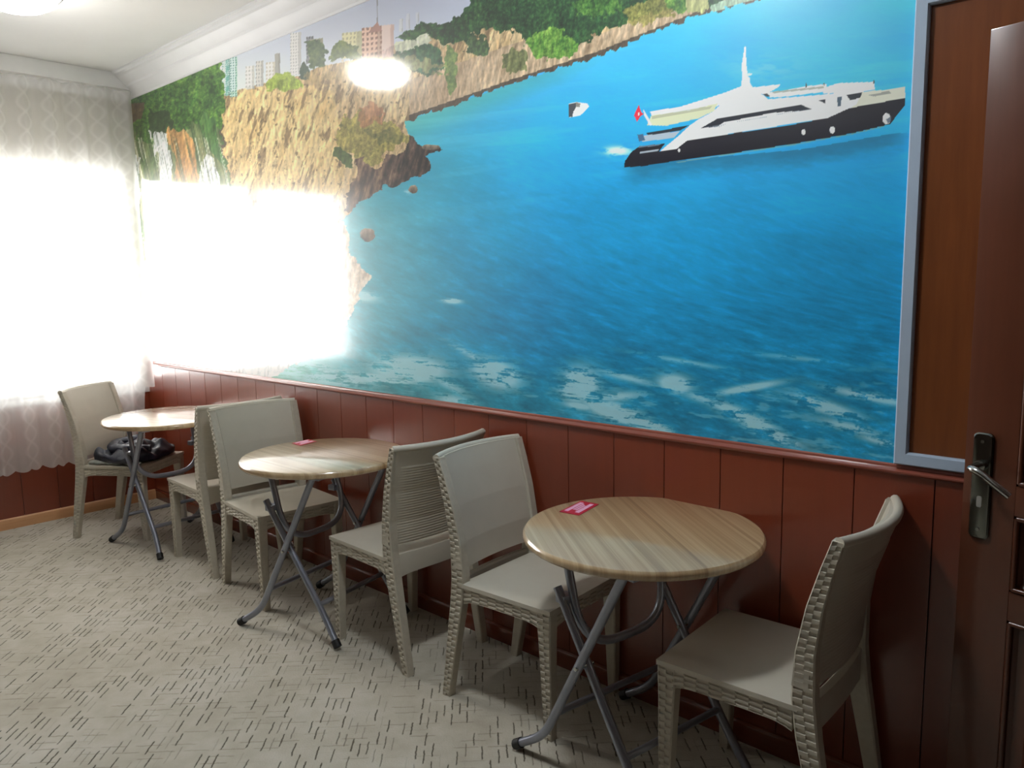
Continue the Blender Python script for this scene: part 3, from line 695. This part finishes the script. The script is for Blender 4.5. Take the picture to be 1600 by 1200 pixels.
tube('collar', [(.042, -.008, 1.022), (.042, -.022, 1.022)], .013, M['chrome'], hd)
bm = bmesh.new(); add_loft(bm, [[(.042 + a * .5, y, .935 + (b_ - .935)) for a, b_ in rr(.011, .922, .948, .0052)] for y in (-.009, -.0115)])
from_bm('keyhole_cover', bm, M['keyhole'], hd, auto=40)
for z_ in (1.078, .868): 
    tube('screw', [(.042, -.009, z_), (.042, -.0115, z_)], .0042, M['chrome'], hd, 10)
for z_ in (.25, 1.0, 1.75):
    tube('hinge', [(DW + .005, .0, z_), (DW + .005, .0, z_ + .09)], .008, M['chrome'], door, 10)

# ------------------------------------------------------------------ curtain
def curtain():
    ny, nz = 560, 120; y0, y1 = -.10, 2.165; z0, z1 = .375, 2.70
    co = []
    for jz in range(nz + 1):
        w = jz / nz
        for iy in range(ny + 1):
            y = y0 + (y1 - y0) * iy / ny; s = y - y0
            ph = s * 2 * math.pi / .147
            a = .022 + .010 * math.sin(s * 3.1 + 1) + .006 * (1 - w)
            x = a * math.sin(ph + .5 * math.sin(s * 5)) + .007 * math.sin(ph * 2.3 + 2 * w) + .010 * (1 - w) * math.sin(s * 9 + 4 * w)
            hem = .018 * abs(math.sin(s * math.pi / .075)) + .008 * math.sin(s * 11)
            zb = z0 - hem
            if y > 2.09: zb = z0 + (.80 - z0) * smooth_(2.09, 2.12, y)   # last panel is tucked up on the sill
            z = zb + (z1 - zb) * w
            co.append((x, y, z))
    f = [(j * (ny + 1) + i, j * (ny + 1) + i + 1, (j + 1) * (ny + 1) + i + 1, (j + 1) * (ny + 1) + i) for j in range(nz) for i in range(ny)]
    me = bpy.data.meshes.new('curtain'); me.from_pydata(co, [], f); me.update()
    o = link_mesh('curtain', me, M['curtain'], None, True); o.location.x = RX0 + .135
    tag(o, 'long sheer white lace curtain glowing in front of the window', 'curtain')
def smooth_(a, b_, x_):
    q = min(max((x_ - a) / (b_ - a), 0), 1); return q * q * (3 - 2 * q)
curtain()
rail = box('curtain_rail', RX0 + .105, RX0 + .165, RY0 + .3, RY1 - .02, 2.705, 2.799, M['pvc']); struct(rail); rail.name = 'trim_7'

# ------------------------------------------------------------------ ceiling lamps
def ceiling_lamp(loc, label, shade, R_=.185):
    e = empty('ceiling_lamp', (loc[0], loc[1], RZ), 0, label, 'lamp', None)
    lathe('canopy', [(.10, 0), (.10, -.012), (.095, -.018), (.06, -.022), (.05, -.03), (.05, 0)][:5], M['lamp_rim'], e)
    bm = bmesh.new()
    prof = []
    for k in range(13):
        a = math.pi / 2 * k / 12; prof.append((R_ * math.cos(a) + .0005, -.035 - .080 * math.sin(a)))
    rings = []
    n = 72
    for r, z in prof: rings.append([(r * (1 + .03 * math.cos(12 * 2 * math.pi * q / n)) * math.cos(2 * math.pi * q / n), r * (1 + .03 * math.cos(12 * 2 * math.pi * q / n)) * math.sin(2 * math.pi * q / n), z) for q in range(n)])
    add_loft(bm, rings)
    from_bm('glass_shade', bm, shade, e, auto=50)
    bm = bmesh.new(); pts = [((R_ + .01) * math.cos(2 * math.pi * q / 48) * (1 + .03 * math.cos(6 * math.pi * q / 24)), (R_ + .01) * math.sin(2 * math.pi * q / 48) * (1 + .03 * math.cos(6 * math.pi * q / 24)), -.034) for q in range(49)]
    add_tube(bm, pts, .010, 8); from_bm('rim', bm, M['lamp_rim'], e, auto=60)
ceiling_lamp(LAMP1_LOC, 'lit round ceiling lamp with grey rim nearest the window', M['lamp_glass_1'], .168)
ceiling_lamp(LAMP2_LOC, 'lit round ceiling lamp above the tables nearest the door', M['lamp_glass_2'], .13)

# ------------------------------------------------------------------ chairs (local +x is the way the sitter faces)
SZ = .445
def stile_x(z):   # centre line of rear leg and stile
    return float(np.interp(z, [0, .2, .36, .46, .58, .70, .80, .87], [-.268, -.232, -.202, -.190, -.193, -.213, -.240, -.262]))
def curve_x(y, z=.6):   # backrest is hollow towards the sitter, more so at the top
    return -float(np.interp(z, [.45, .87], [.026, .052])) * (1 - (y / .229) ** 2)
def ribbed_leg(side, rear):
    rings = []; ztop = .872 if rear else SZ - .004
    nz = int(ztop / .0110); zz = [0.0] + [ztop * (k + t_) / nz for k in range(nz) for t_ in (.08, .92)] + [ztop]
    for z in zz:
        if rear:
            cx = stile_x(z); d = float(np.interp(z, [0, .36, .46, .60, .87], [.017, .028, .029, .024, .0145])); w = float(np.interp(z, [0, .40, .87], [.017, .020, .017]))
            cy = side * float(np.interp(z, [0, .42, .87], [.190, .192, .209]))
        else:
            cx = float(np.interp(z, [0, SZ], [.186, .176])); d = float(np.interp(z, [0, .33, .40, SZ], [.015, .024, .028, .028])); w = float(np.interp(z, [0, SZ], [.016, .022]))
            cy = side * float(np.interp(z, [0, SZ], [.189, .188]))
        row = int(z / (ztop / nz))
        def disp(c): return -.0002 if (row + c) % 2 == 0 else -.0040
        cols = 2
        ring = []
        # outer side (away from the seat) carries the weave, walk round the section
        for c in range(cols):
            for t_ in (.04, .96):
                xx = cx - .80 * d + 1.60 * d * (c + t_) / cols; ring.append((xx, cy + side * (w + disp(c)), z))
        ring = [(cx - .84 * d, cy + side * w, z)] + ring + [(cx + .84 * d, cy + side * w, z)]
        ring += [(cx + d, cy + side * w * .8, z), (cx + d, cy - side * w * .8, z), (cx + d * .8, cy - side * w, z), (cx - d * .8, cy - side * w, z), (cx - d, cy - side * w * .8, z), (cx - d, cy + side * w * .8, z)]
        rings.append(ring)
    return rings
def weave_board(p0, p1, ztop, zbot_fn, out, th, cols, rows, parent):
    """apron board from p0 to p1 (xy), woven outer face with relief"""
    p0 = Vector((*p0, 0)); p1 = Vector((*p1, 0)); o = Vector((*out, 0)); us_ = [0.0] + [(c + t_) / cols for c in range(cols) for t_ in (.1, .9)] + [1.0]; vs_ = [0.0] + [(c + t_) / rows for c in range(rows) for t_ in (.14, .86)] + [1.0]; nu, nvv = len(us_) - 1, len(vs_) - 1
    bm = bmesh.new(); grid = []
    for j in range(nvv + 1):
        row = []
        for i in range(nu + 1):
            s_ = us_[i]; t_ = vs_[j]; zb = zbot_fn(s_); z = ztop + (zb - ztop) * t_
            ci = min(max((i - 1) // 2, 0), cols - 1); cj = min(max((j - 1) // 2, 0), rows - 1); ph = ((ci + 2 * cj) // 2) % 2; h = .0006 if ph == 0 else -.0036
            if j in (0, nvv) or i in (0, nu): h = 0
            row.append(bm.verts.new(p0.lerp(p1, s_) + o * (th + h) + Vector((0, 0, z))))
        grid.append(row)
    bk = [[bm.verts.new(p0.lerp(p1, us_[i]) + Vector((0, 0, ztop if j == 0 else zbot_fn(us_[i])))) for i in range(nu + 1)] for j in (0, 1)]
    for j in range(nvv):
        for i in range(nu): bm.faces.new((grid[j][i], grid[j][i + 1], grid[j + 1][i + 1], grid[j + 1][i]))
    for i in range(nu):
        bm.faces.new((bk[0][i], bk[1][i], bk[1][i + 1], bk[0][i + 1]))
        bm.faces.new((grid[0][i], bk[0][i], bk[0][i + 1], grid[0][i + 1])); bm.faces.new((grid[-1][i], grid[-1][i + 1], bk[1][i + 1], bk[1][i]))
    bm.faces.new([g[0] for g in grid] + [bk[1][0], bk[0][0]]); bm.faces.new([g[-1] for g in grid][::-1] + [bk[0][-1], bk[1][-1]])
    return from_bm('apron', bm, M['resin_weave'], parent, auto=22)
def make_chair(label, group):
    e = empty('cafe_chair', (0, 0, 0), 0, label, 'chair', group)
    # seat: rounded, slightly dished slab
    bm = bmesh.new(); n = 12; g = []
    X0, X1, Yh = -.178, .206, .212
    top = [[None] * (n + 1) for _ in range(n + 1)]
    for i in range(n + 1):
        for j in range(n + 1):
            a = -1 + 2 * i / n; b_ = -1 + 2 * j / n
            x_ = (X0 + X1) / 2 + (X1 - X0) / 2 * a; y_ = Yh * b_
            z = SZ + .002 - .007 * (1 - a * a) * (1 - b_ ** 4) - (.006 if i in (0, n) or j in (0, n) else 0)
            if i == n or i == 0 or j in (0, n): pass
            top[i][j] = bm.verts.new((x_, y_, z))
    for i in range(n):
        for j in range(n): bm.faces.new((top[i][j], top[i + 1][j], top[i + 1][j + 1], top[i][j + 1]))
    edge = [top[i][0] for i in range(n + 1)] + [top[n][j] for j in range(1, n + 1)] + [top[i][n] for i in range(n - 1, -1, -1)] + [top[0][j] for j in range(n - 1, 0, -1)]
    lower = [bm.verts.new((v_.co.x, v_.co.y, SZ - .018)) for v_ in edge]; k = len(edge)
    for i in range(k): bm.faces.new((edge[i], edge[(i + 1) % k], lower[(i + 1) % k], lower[i]))
    bm.faces.new(lower)
    from_bm('seat', bm, M['resin'], e, auto=50)
    for s in (-1, 1): loft('leg', ribbed_leg(s, False), M['resin_weave'], e, 28)
    for s in (-1, 1): lab(loft('leg', ribbed_leg(s, True), M['resin_weave'], e, 28), 'rear leg running up as the woven stile of the back')
    # aprons with a drop at the ends where they meet the legs
    def drop(s_): return SZ - .060 - .014 * (abs(2 * s_ - 1) ** 6)
    for s in (-1, 1): weave_board((-.165, s * .192), (.160, s * .192), SZ - .018, drop, (0, s), .016, 18, 6, e)
    weave_board((.186, -.180), (.186, .180), SZ - .018, drop, (1, 0), .016, 18, 6, e)
    # backrest panel: smooth front, ribbed back
    zs = [.492 + (.872 - .492) * k / 132 for k in range(133)]; ys = np.linspace(-.214, .214, 25); rings = []
    for z in zs:
        b0 = stile_x(z); tf = .011; ff = float(np.interp(z, [.492, .60, .872], [.031, .0265, .0165]))
        rad = 0
        rib = .0022 * abs(math.sin(z * math.pi / .0105)) if z < .80 else 0
        yk = ys
        front = [(b0 + curve_x(y, z) * .9 + ff, y, z) for y in yk]
        back = [(b0 + curve_x(y, z) - tf * .8 - (rib if abs(y) < .17 else 0), y, z) for y in yk[::-1]]
        rings.append(front + back)
    loft('backrest', rings, M['resin'], e, 70)
    # top edge bead
    tube('top_edge', [(stile_x(.872) + curve_x(y, .87), y, .870) for y in np.linspace(-.222, .222, 21)], .0125, M['resin'], e, 10)
    # rear cross rail
    rings = []
    for y in np.linspace(-.186, .186, 17):
        zb = .372 - .016 * (abs(y) / .186) ** 4; c = curve_x(y) * .55 - .190
        rings.append([(c + .012, y, zb), (c + .012, y, .448), (c + .006, y, .454), (c - .012, y, .452), (c - .014, y, .446), (c - .012, y, zb)])
    rl_ = loft('back_rail', rings, M['resin'], e, 40)
    tube('plug', [(-.190 - .0165 - .008, 0, .412), (-.190 - .0165 - .0145, 0, .412)], .014, M['plug'], rl_, 16)
    return e
def copy_tree(o, parent=None):
    c = o.copy(); COL.objects.link(c); c.parent = parent
    for ch in list(o.children): copy_tree(ch, c)
    return c
G = 'taupe woven-look chairs round the cafe tables'
CH_ = [(-1.733, 1.969, 3.4, 'taupe chair facing the door on the left of the table nearest the door'),
       (-.905, 1.949, 182.7, 'taupe chair beside the door with its back to the door, rightmost'),
       (-2.467, 1.953, 178.4, 'taupe chair facing the window on the right of the middle table'),
       (-3.322, 1.914, -5.4, 'taupe chair facing the door on the left of the middle table'),
       (-3.975, 1.943, 178.3, 'taupe chair facing the window, right of the table nearest the window'),
       (-4.838, 1.812, 34.0, 'taupe chair by the window with a dark jacket on its seat')]
first = None
for x_, y_, a, lb in CH_:
    if first is None: first = make_chair(lb, G); c = first
    else: c = copy_tree(first); c['label'] = lb
    c.location = (x_, y_, 0); c.rotation_euler = (0, 0, math.radians(a))

# ------------------------------------------------------------------ folding tables (local x along the crossing legs, -y the near side)
def make_table(label, group):
    e = empty('folding_table', (0, 0, 0), 0, label, 'table', group)
    R_ = .350; prof = [(.001, .710), (R_ - .020, .710), (R_ - .008, .712), (R_ - .002, .718), (R_, .726), (R_ - .002, .733), (R_ - .007, .738), (R_ - .016, .740), (.001, .740)]
    top = lathe('tabletop', prof, M['laminate'], e, 96, 30)
    r = .0135; yo, yi = .232, .200
    for s in (-1, 1):
        fy = s * (.255 if s < 0 else .215)
        pa = rounded([(.165, s * yo, .708), (-.178, s * yo, .090), (-.285, fy, .020)], .06, 8)
        l = tube('leg', pa, r, M['tube'], e)
        foot = lambda p_, l_: tube('rubber_foot', [Vector(p_[-1]) + (Vector(p_[-2]) - Vector(p_[-1])).normalized() * .020, Vector(p_[-1]) - (Vector(p_[-2]) - Vector(p_[-1])).normalized() * .010], r + .0035, M['rubber'], l_)
        foot(pa, l)
        pb = rounded([(-.148, s * yi, .565), (.160, s * yi, .115), (.240 if s < 0 else .275, -(yi + .02) if s < 0 else .175, .021)], .06, 8)
        l = tube('leg', pb, r, M['tube'], e)
        foot(pb, l)
        # pivot bolt through the crossing
        tube('pivot_bolt', [(-.015, s * (yi - .018), .375), (-.015, s * (yo + .018), .375)], .006, M['chrome'], e, 10)
    tube('stretcher', [(-.121, -yo, .190), (-.121, yo, .190)], .0105, M['tube'], e)
    tube('stretcher', [(.132, -yi, .160), (.132, yi, .160)], .0105, M['tube'], e)
    # hanging U loop that latches the inner legs under the top
    U = rounded([(-.158, -.168, .708), (-.068, -.172, .385), (-.068, .196, .385), (-.158, .196, .708)], .15, 10)
    tube('support_loop', U, r, M['tube'], e)
    for s in (-1, 1):
        box('latch_plate', -.150, -.112, s * .186 - .020, s * .186 + .020, .520, .545, M['tube'], e, .002)
        box('mounting_plate', .150, .215, s * yo - .022, s * yo + .022, .702, .710, M['tube'], e, .001)
        box('mounting_plate', -.185, -.120, s * .172 - .022, s * .172 + .022, .702, .710, M['tube'], e, .001)
    return e, top
TG = 'round folding cafe tables along the wall'
tb, ttop = make_table('round striped wooden folding table nearest the door, with a red card', TG)
TBL = [(-1.251, 1.880, -10, -38, None), (-2.860, 1.860, 12, 0, 'round pale wooden folding table in the middle of the row'), (-4.422, 1.875, 2, 20, 'round folding table nearest the window, its top shining white')]
for i, (x_, y_, a, gr, lb) in enumerate(TBL):
    c = tb if i == 0 else copy_tree(tb)
    if lb: c['label'] = lb
    c.location = (x_, y_, 0); c.rotation_euler = (0, 0, math.radians(a))
    for ch in c.children:
        if ch.name.startswith('tabletop'): ch.rotation_euler = (0, 0, math.radians(gr - a))

# ------------------------------------------------------------------ cards on the tables
def card(pts, z, label, group=None):
    cx = sum(p[0] for p in pts) / 4; cy = sum(p[1] for p in pts) / 4
    e = empty('card', (cx, cy, z), 0, label, 'card', group)
    bm = bmesh.new(); add_loft(bm, [[(p[0] - cx, p[1] - cy, h) for p in pts] for h in (0, .0012)]); from_bm('card_sheet', bm, M['card_red'], e)
    a, b_, c_, d_ = [Vector((p[0] - cx, p[1] - cy, 0)) for p in pts]
    def uv(s, t_): return (a.lerp(d_, s)).lerp(b_.lerp(c_, s), t_)
    bm = bmesh.new()
    for s0, s1, t0, t1 in ((.10, .30, .12, .88), (.34, .44, .30, .80), (.48, .58, .28, .72), (.62, .84, .14, .90)):
        q = [uv(s0, t0), uv(s1, t0), uv(s1, t1), uv(s0, t1)]
        add_loft(bm, [[(p.x, p.y, h) for p in q] for h in (.0011, .0015)])
    lab(from_bm('printed_lines', bm, M['card_pink'], e), 'pink printed lines')
card([(-1.538, 1.849), (-1.560, 1.988), (-1.492, 1.994), (-1.466, 1.858)], .7405, 'small red card with pink print on the striped table nearest the door')
card([(-3.160, 1.888), (-3.178, 1.986), (-3.105, 1.984), (-3.085, 1.882)], .7405, 'small faded red and pink card on the middle table')

# ------------------------------------------------------------------ jacket on the window chair
def jacket():
    e = empty('jacket', (-4.838 + .02 * math.cos(.614), 1.812 + .02 * math.sin(.614), SZ - .002), math.radians(35.2), 'dark navy padded jacket crumpled on the seat of the window chair', 'jacket')
    nu, nv_ = 96, 30; co = []; f = []
    for j in range(nv_ + 1):
        ph = math.pi * j / nv_ - math.pi / 2
        for i in range(nu):
            th = 2 * math.pi * i / nu
            c_, s_ = math.cos(th), math.sin(th); sx = math.copysign(abs(c_) ** .6, c_); sy = math.copysign(abs(s_) ** .6, s_)
            k = max(math.cos(ph), 0) ** .55
            x_ = .182 * sx * k * (1 + .05 * math.sin(3 * th + 1)); y_ = .205 * sy * k * (1 + .07 * math.sin(4 * th))
            zt = math.sin(ph)
            h = .088 + .022 * math.sin(x_ * 17 + 1.2) * math.cos(y_ * 13) + .016 * math.sin(x_ * 40 + y_ * 34) + .012 * math.sin(y_ * 62 - x_ * 21) + .007 * math.sin(x_ * 95 + 30 * y_)
            z = (.5 + .5 * zt) * h if zt > -.2 else .0 + .4 * h * (1 + zt) / .8 * .5
            co.append((x_, y_, max(z, .001)))
    for j in range(nv_):
        for i in range(nu): f.append((j * nu + i, j * nu + (i + 1) % nu, (j + 1) * nu + (i + 1) % nu, (j + 1) * nu + i))
    me = bpy.data.meshes.new('jacket_body'); me.from_pydata(co, [], f); me.update()
    link_mesh('jacket_body', me, M['navy'], e, True)
    # sleeve thrown over the front and the pale hem showing at the side
    pts = [(.14, -.06, .080), (.05, -.13, .095), (-.05, -.13, .100), (-.10, -.03, .112), (-.04, .10, .115)]
    sm = []
    P4 = [Vector(p) for p in pts]
    for a, b_ in zip(P4[:-1], P4[1:]):
        for k in range(8): sm.append(a.lerp(b_, k / 8))
    sm.append(P4[-1])
    for _ in range(6): sm = [sm[0]] + [(sm[i - 1] + sm[i] * 2 + sm[i + 1]) / 4 for i in range(1, len(sm) - 1)] + [sm[-1]]
    bm = bmesh.new(); add_tube(bm, sm, .034, 18)
    for v_ in bm.verts:
        q_ = v_.co; v_.co = Vector((q_.x + .004 * math.sin(q_.y * 130), q_.y + .004 * math.sin(q_.x * 150), .045 + (q_.z - .045) * .75 + .003 * math.sin(q_.x * 210 + q_.y * 170)))
    from_bm('sleeve', bm, M['navy'], e, True)
    bm = bmesh.new()
    rings = []
    for k in range(40):
        u_ = k / 39; x_ = -.165 + .325 * u_; o_ = .004 * math.sin(u_ * 23)
        rings.append([(x_, -.178 + o_, .004), (x_, -.196 + o_, .006 + .003 * math.sin(u_ * 31)), (x_, -.198 + o_, .016), (x_, -.180 + o_, .024 + .004 * math.sin(u_ * 17))])
    add_loft(bm, rings); lab(from_bm('lining', bm, M['lining'], e, auto=60), 'pale grey lining edge')
jacket()
